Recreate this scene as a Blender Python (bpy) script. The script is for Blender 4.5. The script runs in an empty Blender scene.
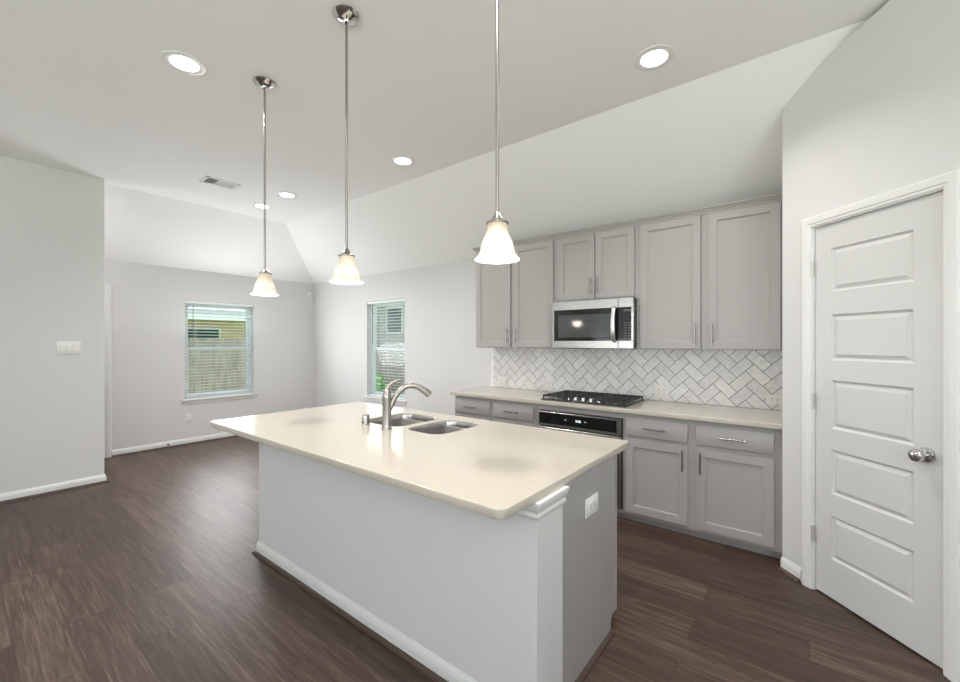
import bpy, bmesh, math, random
from mathutils import Vector, Matrix
R = math.radians
random.seed(7)
sc = bpy.context.scene
C = sc.collection

# ------------------------------------------------------------------ camera
cam_d = bpy.data.cameras.new('camera')
cam_d.sensor_width = 36
cam_d.lens = 36 * 417.746 / 960
cam_d.shift_y = 1.03 / 960
cam_d.clip_start = 0.02
cam_d.clip_end = 300
cam = bpy.data.objects.new('camera', cam_d)
cam.location = (0, 0, 1.401)
cam.rotation_euler = (R(90), 0, R(38.256))
C.objects.link(cam)
sc.camera = cam

# ------------------------------------------------------------------ view and world
sc.view_settings.view_transform = 'Standard'
sc.view_settings.look = 'None'
sc.view_settings.gamma = 1
sc.view_settings.use_curve_mapping = False
sc.view_settings.exposure = 0.19
sc.cycles.use_denoising = True
sc.cycles.max_bounces = 12
sc.cycles.diffuse_bounces = 7
sc.cycles.glossy_bounces = 5
sc.cycles.transparent_max_bounces = 16
sc.cycles.sample_clamp_indirect = 6
sc.cycles.caustics_reflective = False
sc.cycles.caustics_refractive = False

world = bpy.data.worlds.new('daylight')
sc.world = world
world.use_nodes = True
wn = world.node_tree.nodes
bg = wn['Background']
tc = wn.new('ShaderNodeTexCoord')
sep = wn.new('ShaderNodeSeparateXYZ')
wr = wn.new('ShaderNodeValToRGB')
wr.color_ramp.elements[0].position = 0.0
wr.color_ramp.elements[0].color = (0.85, 0.93, 1.0, 1)
wr.color_ramp.elements[1].position = 0.6
wr.color_ramp.elements[1].color = (0.55, 0.75, 1.0, 1)
world.node_tree.links.new(tc.outputs['Generated'], sep.inputs[0])
world.node_tree.links.new(sep.outputs['Z'], wr.inputs[0])
world.node_tree.links.new(wr.outputs[0], bg.inputs[0])
bg.inputs[1].default_value = 1.45

def lamp(name, kind, loc, rot, energy, color=(1, 1, 1), **kw):
    d = bpy.data.lights.new(name, kind)
    d.energy = energy
    d.color = color
    for k, v in kw.items():
        setattr(d, k, v)
    o = bpy.data.objects.new(name, d)
    o.location = loc
    o.rotation_euler = rot
    C.objects.link(o)
    return o

lamp('sun', 'SUN', (20, -14, 30), Vector((10, -4, 24)).to_track_quat('Z', 'Y').to_euler(), 4.6, (1, .97, .9), angle=R(2))
# rear and right fill lamps added near unseen openings, tilted up to brighten the ceiling
DAY = (0.945, 0.968, 1.0)
for x in (-3.9, -1.3, 1.3):
    lamp('fill_rear', 'AREA', (x, -4.10, 1.35), (R(165), 0, 0), 50, DAY, shape='RECTANGLE', size=1.7, size_y=.8)
for y in (-2.6, -.2):
    lamp('fill_right', 'AREA', (2.25, y, 1.35), (0, R(158), 0), 52, DAY, shape='RECTANGLE', size=.8, size_y=1.7)  # added upward fill on the right, no such source known
lamp('daylight_dining', 'AREA', (-6.68, 2.437, 1.3), (0, R(-90), 0), 12, DAY, shape='RECTANGLE', size=1.25, size_y=.85)
lamp('ceiling_fill_dining', 'AREA', (-6.52, 2.437, 1.15), (0, R(-118), 0), 16, DAY, shape='RECTANGLE', size=.5, size_y=.85)  # added fill floating inside the window, lifts the far ceiling
lamp('daylight_kitchen', 'AREA', (-4.81, 3.87, 1.3), (R(-90), 0, 0), 3.5, DAY, shape='RECTANGLE', size=.8, size_y=1.3)

# ------------------------------------------------------------------ materials
def mat(name, col, rough=.5, metal=0, spec=.5, **kw):
    m = bpy.data.materials.new(name)
    m.use_nodes = True
    b = m.node_tree.nodes['Principled BSDF']
    b.inputs['Base Color'].default_value = (*col, 1)
    b.inputs['Roughness'].default_value = rough
    b.inputs['Metallic'].default_value = metal
    b.inputs['Specular IOR Level'].default_value = spec
    for k, v in kw.items():
        b.inputs[k.replace('_', ' ')].default_value = v
    return m

def nodes(m):
    return m.node_tree.nodes, m.node_tree.links, m.node_tree.nodes['Principled BSDF']

def add_bump(m, scale, strength, dist=.001, detail=3, stretch=None):
    N, L, b = nodes(m)
    t = N.new('ShaderNodeTexCoord'); n = N.new('ShaderNodeTexNoise'); bp = N.new('ShaderNodeBump')
    n.inputs['Scale'].default_value = scale; n.inputs['Detail'].default_value = detail
    bp.inputs['Strength'].default_value = strength; bp.inputs['Distance'].default_value = dist
    src = t.outputs['Object']
    if stretch:
        mp = N.new('ShaderNodeMapping'); mp.inputs['Scale'].default_value = stretch
        L.new(src, mp.inputs[0]); src = mp.outputs[0]
    L.new(src, n.inputs['Vector']); L.new(n.outputs[0], bp.inputs['Height']); L.new(bp.outputs[0], b.inputs['Normal'])
    return m

def vary(m, c0, c1, scale, detail=4, lo=.35, hi=.65, stretch=None):
    N, L, b = nodes(m)
    t = N.new('ShaderNodeTexCoord'); n = N.new('ShaderNodeTexNoise'); r = N.new('ShaderNodeValToRGB')
    n.inputs['Scale'].default_value = scale; n.inputs['Detail'].default_value = detail
    r.color_ramp.elements[0].position = lo; r.color_ramp.elements[0].color = (*c0, 1)
    r.color_ramp.elements[1].position = hi; r.color_ramp.elements[1].color = (*c1, 1)
    src = t.outputs['Object']
    if stretch:
        mp = N.new('ShaderNodeMapping'); mp.inputs['Scale'].default_value = stretch
        L.new(src, mp.inputs[0]); src = mp.outputs[0]
    L.new(src, n.inputs['Vector']); L.new(n.outputs[0], r.inputs[0]); L.new(r.outputs[0], b.inputs['Base Color'])
    return m

WALL = add_bump(mat('wall_paint', (.685, .678, .672), .75, spec=.25), 90, .25, .0015)
CEIL = add_bump(mat('ceiling_paint', (.91, .90, .89), .85, spec=.15), 70, .3, .002)
TRIM = mat('trim_paint', (.765, .76, .75), .35)
DOORW = mat('door_paint', (.64, .635, .625), .38)
CAB = add_bump(mat('cabinet_paint', (.385, .368, .358), .38), 60, .05, .0005)
CABIN = mat('cabinet_shadow_gap', (.16, .155, .15), .6)
QUARTZ = vary(mat('quartz', (.76, .71, .62), .10, spec=.5), (.48, .44, .375), (.535, .49, .425), 220, 3, .3, .6)
STEEL = add_bump(mat('brushed_steel', (.60, .59, .575), .27, 1), 8, .12, .0004, 2, (1, 1, 60))
SINKST = mat('sink_steel', (.50, .49, .48), .22, 1)
NICKEL = mat('brushed_nickel', (.40, .375, .35), .27, 1)
PULLN = mat('pull_nickel', (.33, .315, .30), .25, 1)
CHROME = mat('polished_nickel', (.62, .61, .60), .10, 1)
BLACKG = mat('black_glass', (.010, .010, .010), .05, spec=.35)
WINGL = mat('oven_window_glass', (.05, .052, .05), .07)
BLACK = mat('black_enamel', (.02, .02, .02), .35)
IRON = mat('cast_iron', (.025, .025, .026), .55)
KEYS = mat('keypad_grey', (.10, .10, .10), .5)
PLASTIC = mat('white_plastic', (.80, .79, .77), .35)
SLOT = mat('dark_slot', (.05, .05, .05), .6)
VINYL = mat('white_vinyl', (.80, .84, .85), .35)
SHOE = mat('shoe_molding_wood', (.075, .048, .036), .45)
GROUT = mat('dark_grout', (.035, .033, .031), .9)

SLAT = mat('blind_slat', (.82, .85, .85), .45)
N, L, b = nodes(SLAT)

TILE = mat('white_tile', (.66, .65, .64), .18)
N, L, b = nodes(TILE)
geo = N.new('ShaderNodeNewGeometry'); nz = N.new('ShaderNodeTexNoise'); tcn = N.new('ShaderNodeTexCoord'); ad = N.new('ShaderNodeMath'); rp = N.new('ShaderNodeValToRGB')
nz.inputs['Scale'].default_value = 45; nz.inputs['Detail'].default_value = 6
ad.operation = 'MULTIPLY_ADD'; ad.inputs[1].default_value = .35
L.new(tcn.outputs['Object'], nz.inputs['Vector']); L.new(geo.outputs['Random Per Island'], ad.inputs[0]); L.new(nz.outputs[0], ad.inputs[2])
rp.color_ramp.elements[0].position = .4; rp.color_ramp.elements[0].color = (.70, .69, .685, 1)
rp.color_ramp.elements[1].position = .95; rp.color_ramp.elements[1].color = (.90, .89, .88, 1)
L.new(ad.outputs[0], rp.inputs[0]); L.new(rp.outputs[0], b.inputs['Base Color'])

def glass_mat():
    m = bpy.data.materials.new('window_glass'); m.use_nodes = True
    N, L = m.node_tree.nodes, m.node_tree.links
    N.clear()
    o = N.new('ShaderNodeOutputMaterial'); mx = N.new('ShaderNodeMixShader'); t = N.new('ShaderNodeBsdfTransparent'); g = N.new('ShaderNodeBsdfGlossy')
    g.inputs['Roughness'].default_value = .02
    t.inputs[0].default_value = (.95, .975, .98, 1)
    mx.inputs[0].default_value = .02
    L.new(t.outputs[0], mx.inputs[1]); L.new(g.outputs[0], mx.inputs[2]); L.new(mx.outputs[0], o.inputs[0])
    return m
GLASS = glass_mat()

def emis(name, col, strength):
    m = mat(name, (.8, .8, .8), .4)
    b = m.node_tree.nodes['Principled BSDF']
    b.inputs['Emission Color'].default_value = (*col, 1)
    b.inputs['Emission Strength'].default_value = strength
    return m
LENS = emis('downlight_lens', (1, .97, .92), 9)
DIGIT = emis('display_glow', (.75, .88, 1), 1.2)
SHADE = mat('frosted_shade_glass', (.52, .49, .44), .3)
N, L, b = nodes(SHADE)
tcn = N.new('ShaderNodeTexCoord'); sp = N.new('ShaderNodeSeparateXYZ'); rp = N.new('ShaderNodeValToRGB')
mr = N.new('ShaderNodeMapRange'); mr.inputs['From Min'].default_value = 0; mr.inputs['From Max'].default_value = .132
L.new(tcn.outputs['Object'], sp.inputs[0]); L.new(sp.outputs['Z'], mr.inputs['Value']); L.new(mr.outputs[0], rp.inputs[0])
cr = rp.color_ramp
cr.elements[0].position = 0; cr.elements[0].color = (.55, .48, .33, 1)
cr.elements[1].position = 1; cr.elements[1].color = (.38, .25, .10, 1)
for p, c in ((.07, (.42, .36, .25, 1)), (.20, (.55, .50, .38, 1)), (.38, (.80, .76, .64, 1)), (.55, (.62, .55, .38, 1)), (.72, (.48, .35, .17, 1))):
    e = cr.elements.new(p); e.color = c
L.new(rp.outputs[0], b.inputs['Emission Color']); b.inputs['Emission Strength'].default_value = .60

def floor_mat():
    m = mat('wood_plank_floor', (.1, .07, .05), .38, spec=.38)
    N, L, b = nodes(m)
    t = N.new('ShaderNodeTexCoord')
    br = N.new('ShaderNodeTexBrick')
    br.offset = .37; br.offset_frequency = 2; br.squash = 1
    br.inputs['Scale'].default_value = 1
    br.inputs['Mortar Size'].default_value = .0016
    br.inputs['Mortar Smooth'].default_value = .2
    br.inputs['Bias'].default_value = 0
    br.inputs['Brick Width'].default_value = 1.22
    br.inputs['Row Height'].default_value = .18
    br.inputs['Color1'].default_value = (0, 0, 0, 1)
    br.inputs['Color2'].default_value = (1, 1, 1, 1)
    br.inputs['Mortar'].default_value = (.5, .5, .5, 1)
    L.new(t.outputs['Object'], br.inputs['Vector'])
    # per-plank shifted grain coordinates
    sx = N.new('ShaderNodeVectorMath'); sx.operation = 'SCALE'; sx.inputs['Scale'].default_value = 7.3
    L.new(br.outputs['Color'], sx.inputs[0])
    va = N.new('ShaderNodeVectorMath'); va.operation = 'ADD'
    L.new(t.outputs['Object'], va.inputs[0]); L.new(sx.outputs[0], va.inputs[1])
    mp = N.new('ShaderNodeMapping'); mp.inputs['Scale'].default_value = (1.1, 16, 1)
    L.new(va.outputs[0], mp.inputs[0])
    n1 = N.new('ShaderNodeTexNoise'); n1.inputs['Scale'].default_value = 2.2; n1.inputs['Detail'].default_value = 8; n1.inputs['Roughness'].default_value = .65; n1.inputs['Distortion'].default_value = .6
    L.new(mp.outputs[0], n1.inputs['Vector'])
    mp2 = N.new('ShaderNodeMapping'); mp2.inputs['Scale'].default_value = (3, 90, 1)
    L.new(va.outputs[0], mp2.inputs[0])
    n2 = N.new('ShaderNodeTexNoise'); n2.inputs['Scale'].default_value = 2; n2.inputs['Detail'].default_value = 5; n2.inputs['Roughness'].default_value = .7
    L.new(mp2.outputs[0], n2.inputs['Vector'])
    a1 = N.new('ShaderNodeMath'); a1.operation = 'MULTIPLY'; a1.inputs[1].default_value = .55; L.new(n1.outputs[0], a1.inputs[0])
    a2 = N.new('ShaderNodeMath'); a2.operation = 'MULTIPLY_ADD'; a2.inputs[1].default_value = .36; L.new(n2.outputs[0], a2.inputs[0]); L.new(a1.outputs[0], a2.inputs[2])
    a3 = N.new('ShaderNodeMath'); a3.operation = 'MULTIPLY_ADD'; a3.inputs[1].default_value = .11; L.new(br.outputs['Color'], a3.inputs[0]); L.new(a2.outputs[0], a3.inputs[2])
    r = N.new('ShaderNodeValToRGB')
    r.color_ramp.elements[0].position = .33; r.color_ramp.elements[0].color = (.030, .017, .011, 1)
    r.color_ramp.elements[1].position = .72; r.color_ramp.elements[1].color = (.170, .120, .093, 1)
    e = r.color_ramp.elements.new(.5); e.color = (.064, .039, .028, 1)
    L.new(a3.outputs[0], r.inputs[0])
    mx = N.new('ShaderNodeMixRGB'); mx.inputs['Color2'].default_value = (.02, .013, .01, 1)
    ml = N.new('ShaderNodeMath'); ml.operation = 'MULTIPLY'; ml.inputs[1].default_value = .7
    L.new(br.outputs['Fac'], ml.inputs[0]); L.new(ml.outputs[0], mx.inputs['Fac']); L.new(r.outputs[0], mx.inputs['Color1'])
    mp3 = N.new('ShaderNodeMapping'); mp3.inputs['Scale'].default_value = (1.6, 75, 1)
    L.new(va.outputs[0], mp3.inputs[0])
    n3 = N.new('ShaderNodeTexNoise'); n3.inputs['Scale'].default_value = 1.6; n3.inputs['Detail'].default_value = 6; n3.inputs['Roughness'].default_value = .6; n3.inputs['Distortion'].default_value = .35
    L.new(mp3.outputs[0], n3.inputs['Vector'])
    r3 = N.new('ShaderNodeValToRGB'); r3.color_ramp.elements[0].position = .60; r3.color_ramp.elements[0].color = (0, 0, 0, 1); r3.color_ramp.elements[1].position = .70; r3.color_ramp.elements[1].color = (.45, .45, .45, 1)
    L.new(n3.outputs[0], r3.inputs[0])
    mx3 = N.new('ShaderNodeMixRGB'); mx3.inputs['Color2'].default_value = (.26, .20, .165, 1)
    L.new(r3.outputs[0], mx3.inputs['Fac']); L.new(mx.outputs[0], mx3.inputs['Color1'])
    L.new(mx3.outputs[0], b.inputs['Base Color'])
    rr = N.new('ShaderNodeMapRange'); rr.inputs['To Min'].default_value = .34; rr.inputs['To Max'].default_value = .52
    L.new(n2.outputs[0], rr.inputs['Value']); L.new(rr.outputs[0], b.inputs['Roughness'])
    bp = N.new('ShaderNodeBump'); bp.inputs['Strength'].default_value = .25; bp.inputs['Distance'].default_value = .001
    L.new(a2.outputs[0], bp.inputs['Height']); L.new(bp.outputs[0], b.inputs['Normal'])
    return m
FLOOR = floor_mat()

GRASS = vary(mat('lawn_grass', (.2, .35, .1), .9), (.16, .30, .07), (.34, .48, .16), 9, 6)
LEAF = vary(mat('foliage', (.1, .25, .06), .7), (.07, .20, .04), (.25, .42, .14), 6, 5)
FENCE = vary(mat('weathered_fence', (.3, .25, .2), .85), (.20, .16, .14), (.38, .31, .27), 6, 5, stretch=(4, 4, .4))
STUCCO = vary(mat('tan_siding', (.66, .44, .24), .85), (.62, .40, .20), (.74, .50, .28), 3)
ROOF = vary(mat('roof_shingle', (.25, .27, .25), .9), (.17, .19, .17), (.33, .35, .32), 14)
EXTRIM = mat('exterior_trim', (.75, .76, .72), .6)
HWIN = mat('house_window_glass', (.03, .06, .06), .08)
BARK = mat('bark', (.16, .11, .08), .9)
BRICK = mat('pale_brick', (.5, .45, .4), .9)
N, L, b = nodes(BRICK)
t = N.new('ShaderNodeTexCoord'); mp = N.new('ShaderNodeMapping'); mp.inputs['Rotation'].default_value = (R(90), 0, 0)
br = N.new('ShaderNodeTexBrick'); br.inputs['Scale'].default_value = 1; br.inputs['Brick Width'].default_value = .2; br.inputs['Row Height'].default_value = .07
br.inputs['Mortar Size'].default_value = .006
br.inputs['Color1'].default_value = (.50, .43, .36, 1); br.inputs['Color2'].default_value = (.36, .30, .25, 1); br.inputs['Mortar'].default_value = (.62, .6, .56, 1)
L.new(t.outputs['Object'], mp.inputs[0]); L.new(mp.outputs[0], br.inputs['Vector']); L.new(br.outputs['Color'], b.inputs['Base Color'])

# ------------------------------------------------------------------ mesh helpers
class MB:
    """collects shapes into one mesh"""
    def __init__(s, M=None):
        s.bm = bmesh.new(); s.M = M or Matrix()
    def _add(s, vs, fs, mi=0):
        vv = [s.bm.verts.new(s.M @ Vector(v)) for v in vs]
        out = []
        for f in fs:
            try:
                g = s.bm.faces.new([vv[i] for i in f]); g.material_index = mi; g.smooth = True; out.append(g)
            except ValueError:
                pass
        return vv, out
    def box(s, a, b, bev=0, mi=0, seg=1):
        x0, y0, z0 = [min(p, q) for p, q in zip(a, b)]; x1, y1, z1 = [max(p, q) for p, q in zip(a, b)]
        vs = [(x0, y0, z0), (x1, y0, z0), (x1, y1, z0), (x0, y1, z0), (x0, y0, z1), (x1, y0, z1), (x1, y1, z1), (x0, y1, z1)]
        fs = [(3, 2, 1, 0), (4, 5, 6, 7), (0, 1, 5, 4), (1, 2, 6, 5), (2, 3, 7, 6), (3, 0, 4, 7)]
        vv, ff = s._add(vs, fs, mi)
        if bev:
            ed = list({e for f in ff for e in f.edges})
            r = bmesh.ops.bevel(s.bm, geom=ed, offset=bev, segments=seg, profile=.5, affect='EDGES', clamp_overlap=True, material=-1)
            for f in r['faces']: f.smooth = True
        return s
    def poly_prism(s, pts, vec, mi=0):
        n = len(pts); v = Vector(vec)
        vs = [Vector(p) for p in pts] + [Vector(p) + v for p in pts]
        fs = [tuple(range(n))[::-1], tuple(range(n, 2 * n))] + [(i, (i + 1) % n, n + (i + 1) % n, n + i) for i in range(n)]
        s._add(vs, fs, mi); return s
    def quad(s, *p, mi=0):
        s._add(p, [tuple(range(len(p)))], mi); return s
    def lathe(s, prof, c=(0, 0, 0), seg=32, axis='Z', caps=True, mi=0):
        vs = []; fs = []
        for r, h in prof:
            for k in range(seg):
                a = 2 * math.pi * k / seg; p = (r * math.cos(a), r * math.sin(a), h)
                if axis == 'Y': p = (p[0], p[2], p[1])
                if axis == 'X': p = (p[2], p[0], p[1])
                vs.append(Vector(p) + Vector(c))
        for i in range(len(prof) - 1):
            for k in range(seg):
                k2 = (k + 1) % seg
                fs.append((i * seg + k, i * seg + k2, (i + 1) * seg + k2, (i + 1) * seg + k))
        if caps:
            fs.append(tuple(range(seg))[::-1]); fs.append(tuple(range((len(prof) - 1) * seg, len(prof) * seg)))
        s._add(vs, fs, mi); return s
    def tube(s, pts, rad, seg=12, mi=0, smooth=0, flat=1.0):
        pts = [Vector(p) for p in pts]
        rad = list(rad) if hasattr(rad, '__len__') else [rad] * len(pts)
        if smooth:
            P = []; Q = []
            n = len(pts)
            for i in range(n - 1):
                p0 = pts[max(i - 1, 0)]; p1 = pts[i]; p2 = pts[i + 1]; p3 = pts[min(i + 2, n - 1)]
                for j in range(smooth):
                    t = j / smooth
                    P.append(.5 * ((2 * p1) + (-p0 + p2) * t + (2 * p0 - 5 * p1 + 4 * p2 - p3) * t * t + (-p0 + 3 * p1 - 3 * p2 + p3) * t ** 3))
                    Q.append(rad[i] * (1 - t) + rad[i + 1] * t)
            P.append(pts[-1]); Q.append(rad[-1]); pts, rad = P, Q
        n = len(pts)
        T = [(pts[min(i + 1, n - 1)] - pts[max(i - 1, 0)]).normalized() for i in range(n)]
        up = Vector((0, 0, 1)) if abs(T[0].z) < .9 else Vector((1, 0, 0))
        u = T[0].cross(up).normalized()
        vs = []; fs = []
        for i in range(n):
            u = (u - T[i] * u.dot(T[i])).normalized(); w = T[i].cross(u)
            for k in range(seg):
                a = 2 * math.pi * k / seg
                vs.append(pts[i] + (u * math.cos(a) + w * math.sin(a) * flat) * rad[i])
        for i in range(n - 1):
            for k in range(seg):
                k2 = (k + 1) % seg
                fs.append((i * seg + k, i * seg + k2, (i + 1) * seg + k2, (i + 1) * seg + k))
        fs.append(tuple(range(seg))[::-1]); fs.append(tuple(range((n - 1) * seg, n * seg)))
        s._add(vs, fs, mi); return s
    def extrude_profile(s, prof, path, mi=0, closed=False):
        """prof: list of (out, up); path: list of (x, y) floor points with out = right hand of travel; mitred"""
        n = len(path); rows = []
        for i, p in enumerate(path):
            p = Vector(p)
            d0 = (p - Vector(path[i - 1])).normalized() if (i > 0 or closed) else None
            d1 = (Vector(path[(i + 1) % n]) - p).normalized() if (i < n - 1 or closed) else None
            d0 = d0 or d1; d1 = d1 or d0
            n0 = Vector((d0.y, -d0.x)); n1 = Vector((d1.y, -d1.x))
            m = (n0 + n1).normalized(); m = m / max(.2, m.dot(n0))
            rows.append([(p.x + m.x * o, p.y + m.y * o, z) for o, z in prof])
        k = len(prof); vs = [v for r in rows for v in r]; fs = []
        m_ = n if closed else n - 1
        for i in range(m_):
            i2 = (i + 1) % n
            for j in range(k):
                j2 = (j + 1) % k
                fs.append((i * k + j, i * k + j2, i2 * k + j2, i2 * k + j))
        if not closed:
            fs.append(tuple(range(k))[::-1]); fs.append(tuple(range((n - 1) * k, n * k)))
        s._add(vs, fs, mi); return s
    def panel_slab(s, W, H, T, panels, prof, mi=0):
        """slab in local x (width), z (height); front at y=0 facing -y, back at y=T; rectangular panels get a profile of (inset, depth)"""
        us = sorted({0, W, *[p[0] for p in panels], *[p[2] for p in panels]})
        vs_ = sorted({0, H, *[p[1] for p in panels], *[p[3] for p in panels]})
        for i in range(len(us) - 1):
            for j in range(len(vs_) - 1):
                a, b_, c, d = us[i], vs_[j], us[i + 1], vs_[j + 1]
                if any(abs(p[0] - a) < 1e-6 and abs(p[1] - b_) < 1e-6 for p in panels): continue
                s._add([(a, 0, b_), (c, 0, b_), (c, 0, d), (a, 0, d)], [(0, 1, 2, 3)], mi)
        for (a, b_, c, d) in panels:
            last = None
            for ins, dep in prof:
                r = [(a + ins, dep, b_ + ins), (c - ins, dep, b_ + ins), (c - ins, dep, d - ins), (a + ins, dep, d - ins)]
                if last:
                    s._add(last + r, [(k, (k + 1) % 4, 4 + (k + 1) % 4, 4 + k) for k in range(4)], mi)
                last = r
            s._add(last, [(0, 1, 2, 3)], mi)
        s._add([(0, 0, 0), (W, 0, 0), (W, 0, H), (0, 0, H), (0, T, 0), (W, T, 0), (W, T, H), (0, T, H)],
               [(1, 0, 4, 5), (2, 1, 5, 6), (3, 2, 6, 7), (0, 3, 7, 4), (4, 7, 6, 5)], mi)
        return s
    def build(s, name, m, parent=None, at=None, sharp=32, flat=False):
        if not flat: bmesh.ops.remove_doubles(s.bm, verts=s.bm.verts[:], dist=1e-6)
        bmesh.ops.recalc_face_normals(s.bm, faces=s.bm.faces[:])
        me = bpy.data.meshes.new(name); s.bm.to_mesh(me); s.bm.free()
        for q in (m if isinstance(m, (list, tuple)) else [m]): me.materials.append(q)
        me.set_sharp_from_angle(angle=R(sharp))
        if flat:
            for q in me.polygons: q.use_smooth = False
        o = bpy.data.objects.new(name, me); C.objects.link(o)
        if parent: o.parent = parent
        if at: o.location = at
        return o

def tag(o, label=None, cat=None, group=None, kind=None):
    if label: o['label'] = label
    if cat: o['category'] = cat
    if group: o['group'] = group
    if kind: o['kind'] = kind
    return o

def thing(name, label, cat, loc=(0, 0, 0), rz=0, group=None, kind=None):
    o = bpy.data.objects.new(name, None); C.objects.link(o)
    o.empty_display_size = .05
    o.location = loc; o.rotation_euler = (0, 0, rz)
    return tag(o, label, cat, group, kind)

def part(mb, name, m, parent, sharp=32):
    return mb.build(name, m, parent, sharp=sharp)

def copy_tree(o, parent=None):
    c = o.copy(); C.objects.link(c); c.parent = parent
    for ch in [q for q in C.objects if q.parent == o]:
        copy_tree(ch, c)
    return c

# ------------------------------------------------------------------ setting: dimensions
YK = 3.885          # kitchen wall face
XF = -6.696         # dining window wall face
XS = -5.53          # partition face
YS = .954           # partition free end
ZC = 3.03           # flat ceiling
ZW = 2.40           # low wall top
XC, YC = -5.67, 2.865   # creases of the flat ceiling
XR, YB = 2.6, -4.5
PC = Vector((-.1305, 3.1735))      # pantry corner
PU = Vector((.70711, -.70711))   # along pantry wall
PN = Vector((-.70711, -.70711))  # out of pantry wall
PL = 1.06
PE = PC + PU * PL
TH = .14

def struct(mb, name, m, label, cat='wall', parent=None):
    o = mb.build(name, m, parent, flat=True)
    if not parent: tag(o, label, cat, kind='structure')
    return o

f = MB(); f.box((XF - .3, YB - .3, -.12), (XR + .3, YK + .3, 0))
struct(f, 'floor', FLOOR, 'dark brown wood plank floor running through kitchen and dining area', 'floor')

# ceiling: flat field with slopes down to the kitchen wall and the dining wall
c = MB()
def slab_poly(mb, pts, t=.1):
    mb.poly_prism(pts, (0, 0, t))
c.poly_prism([(XC, YB - .2, ZC), (XR + .1, YB - .2, ZC), (XR + .1, YC, ZC), (XC, YC, ZC)], (0, 0, .1))
c.poly_prism([(XC, YC, ZC), (XR + .1, YC, ZC), (XR + .1, YK + .001, ZW), (XF, YK + .001, ZW)], (0, 0, .1))
c.poly_prism([(XC, YB - .2, ZC), (XC, YC, ZC), (XF - .001, YK, ZW), (XF - .001, YB - .2, ZW)], (0, 0, .1))
struct(c, 'ceiling', CEIL, 'white vaulted ceiling, flat in the middle and sloping to the walls', 'ceiling')

def wall_with_hole(name, plane, lo, hi, z1, holes, face, thick, label):
    """plane 'X' or 'Y': wall whose room face is at coordinate face; thick is signed outward"""
    mb = MB()
    us = sorted({lo, hi, *[h[0] for h in holes], *[h[1] for h in holes]})
    zs = sorted({0, z1, *[h[2] for h in holes], *[h[3] for h in holes]})
    for i in range(len(us) - 1):
        for j in range(len(zs) - 1):
            if any(h[0] <= us[i] < h[1] and h[2] <= zs[j] < h[3] for h in holes): continue
            if plane == 'X': mb.box((face, us[i], zs[j]), (face + thick, us[i + 1], zs[j + 1]))
            else: mb.box((us[i], face, zs[j]), (us[i + 1], face + thick, zs[j + 1]))
    return struct(mb, name, WALL, label)

W1 = (1.985, 2.888, .612, 1.972)
W2 = (-5.23, -4.391, .590, 2.003)
D2 = (.30, 1.165, 0, 2.05)
WL = (-2.85, -1.15, .35, 2.25)
wall_with_hole('wall_left', 'X', YB, YK + TH, ZW + .02, [W1, D2, WL], XF, -TH, 'far dining wall with a white blinded window and low sloping ceiling')
wall_with_hole('wall_back', 'Y', XF - TH, XR, ZW + .02, [W2], YK, TH, 'kitchen wall behind the grey cabinets with a narrow blinded window')
RW = [(-4.75, -3.05, .4, 2.3), (-2.15, -.45, .4, 2.3), (.45, 2.15, .4, 2.3)]
wall_with_hole('wall_rear', 'Y', XF - TH, XR, ZC + .1, RW, YB, -TH, 'living room wall behind the viewer')
RX = [(-3.45, -1.75, .4, 2.3), (-1.05, .65, .4, 2.3)]
wall_with_hole('wall_right', 'X', YB - TH, YK + TH, ZC + .1, RX, XR, TH, 'right hand living room wall out of the picture')
p = MB(); p.box((XS - .115, YB, 0), (XS, YS, ZC), .004)
struct(p, 'wall_partition', WALL, 'freestanding end of the grey-white partition wall at the left')

# pantry walls (corner block): side wall along +Y, diagonal wall with door opening, return along +X
def P2(u, n=0):
    v = PC + PU * u + PN * n
    return v.x, v.y
U0, U1, DH = .210, .813, 2.045      # slab
J = .014
p = MB()
def zroof(y): return ZC if y <= YC else ZC - (y - YC) * (ZC - ZW) / (YK - YC)
def diag(mb, u0, u1, z0, top=None, depth=.11):
    pts = [(*P2(u0), z0), (*P2(u1), z0), (*P2(u1, -depth), z0), (*P2(u0, -depth), z0)]
    vs = pts + [(x, y, (zroof(y) + .02) if top is None else top) for x, y, _ in pts]
    mb._add([Vector(v) for v in vs], [(3, 2, 1, 0), (4, 5, 6, 7), (0, 1, 5, 4), (1, 2, 6, 5), (2, 3, 7, 6), (3, 0, 4, 7)])
ucr = (PC.y - YC) / .70711
diag(p, 0, U0 - J, 0); diag(p, U0 - J, U1 + J, DH + J + .002); diag(p, U1 + J, PL, 0)
p.poly_prism([(PC.x, PC.y, 0), (PC.x, PC.y, zroof(PC.y) + .02), (PC.x, YK, ZW + .02), (PC.x, YK, 0)], (.1, 0, 0))
p.box((PE.x, PE.y, 0), (XR, PE.y + .11, ZC + .02))
struct(p, 'wall_pantry', WALL, 'angled white pantry wall at the right holding the panelled door')

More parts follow.
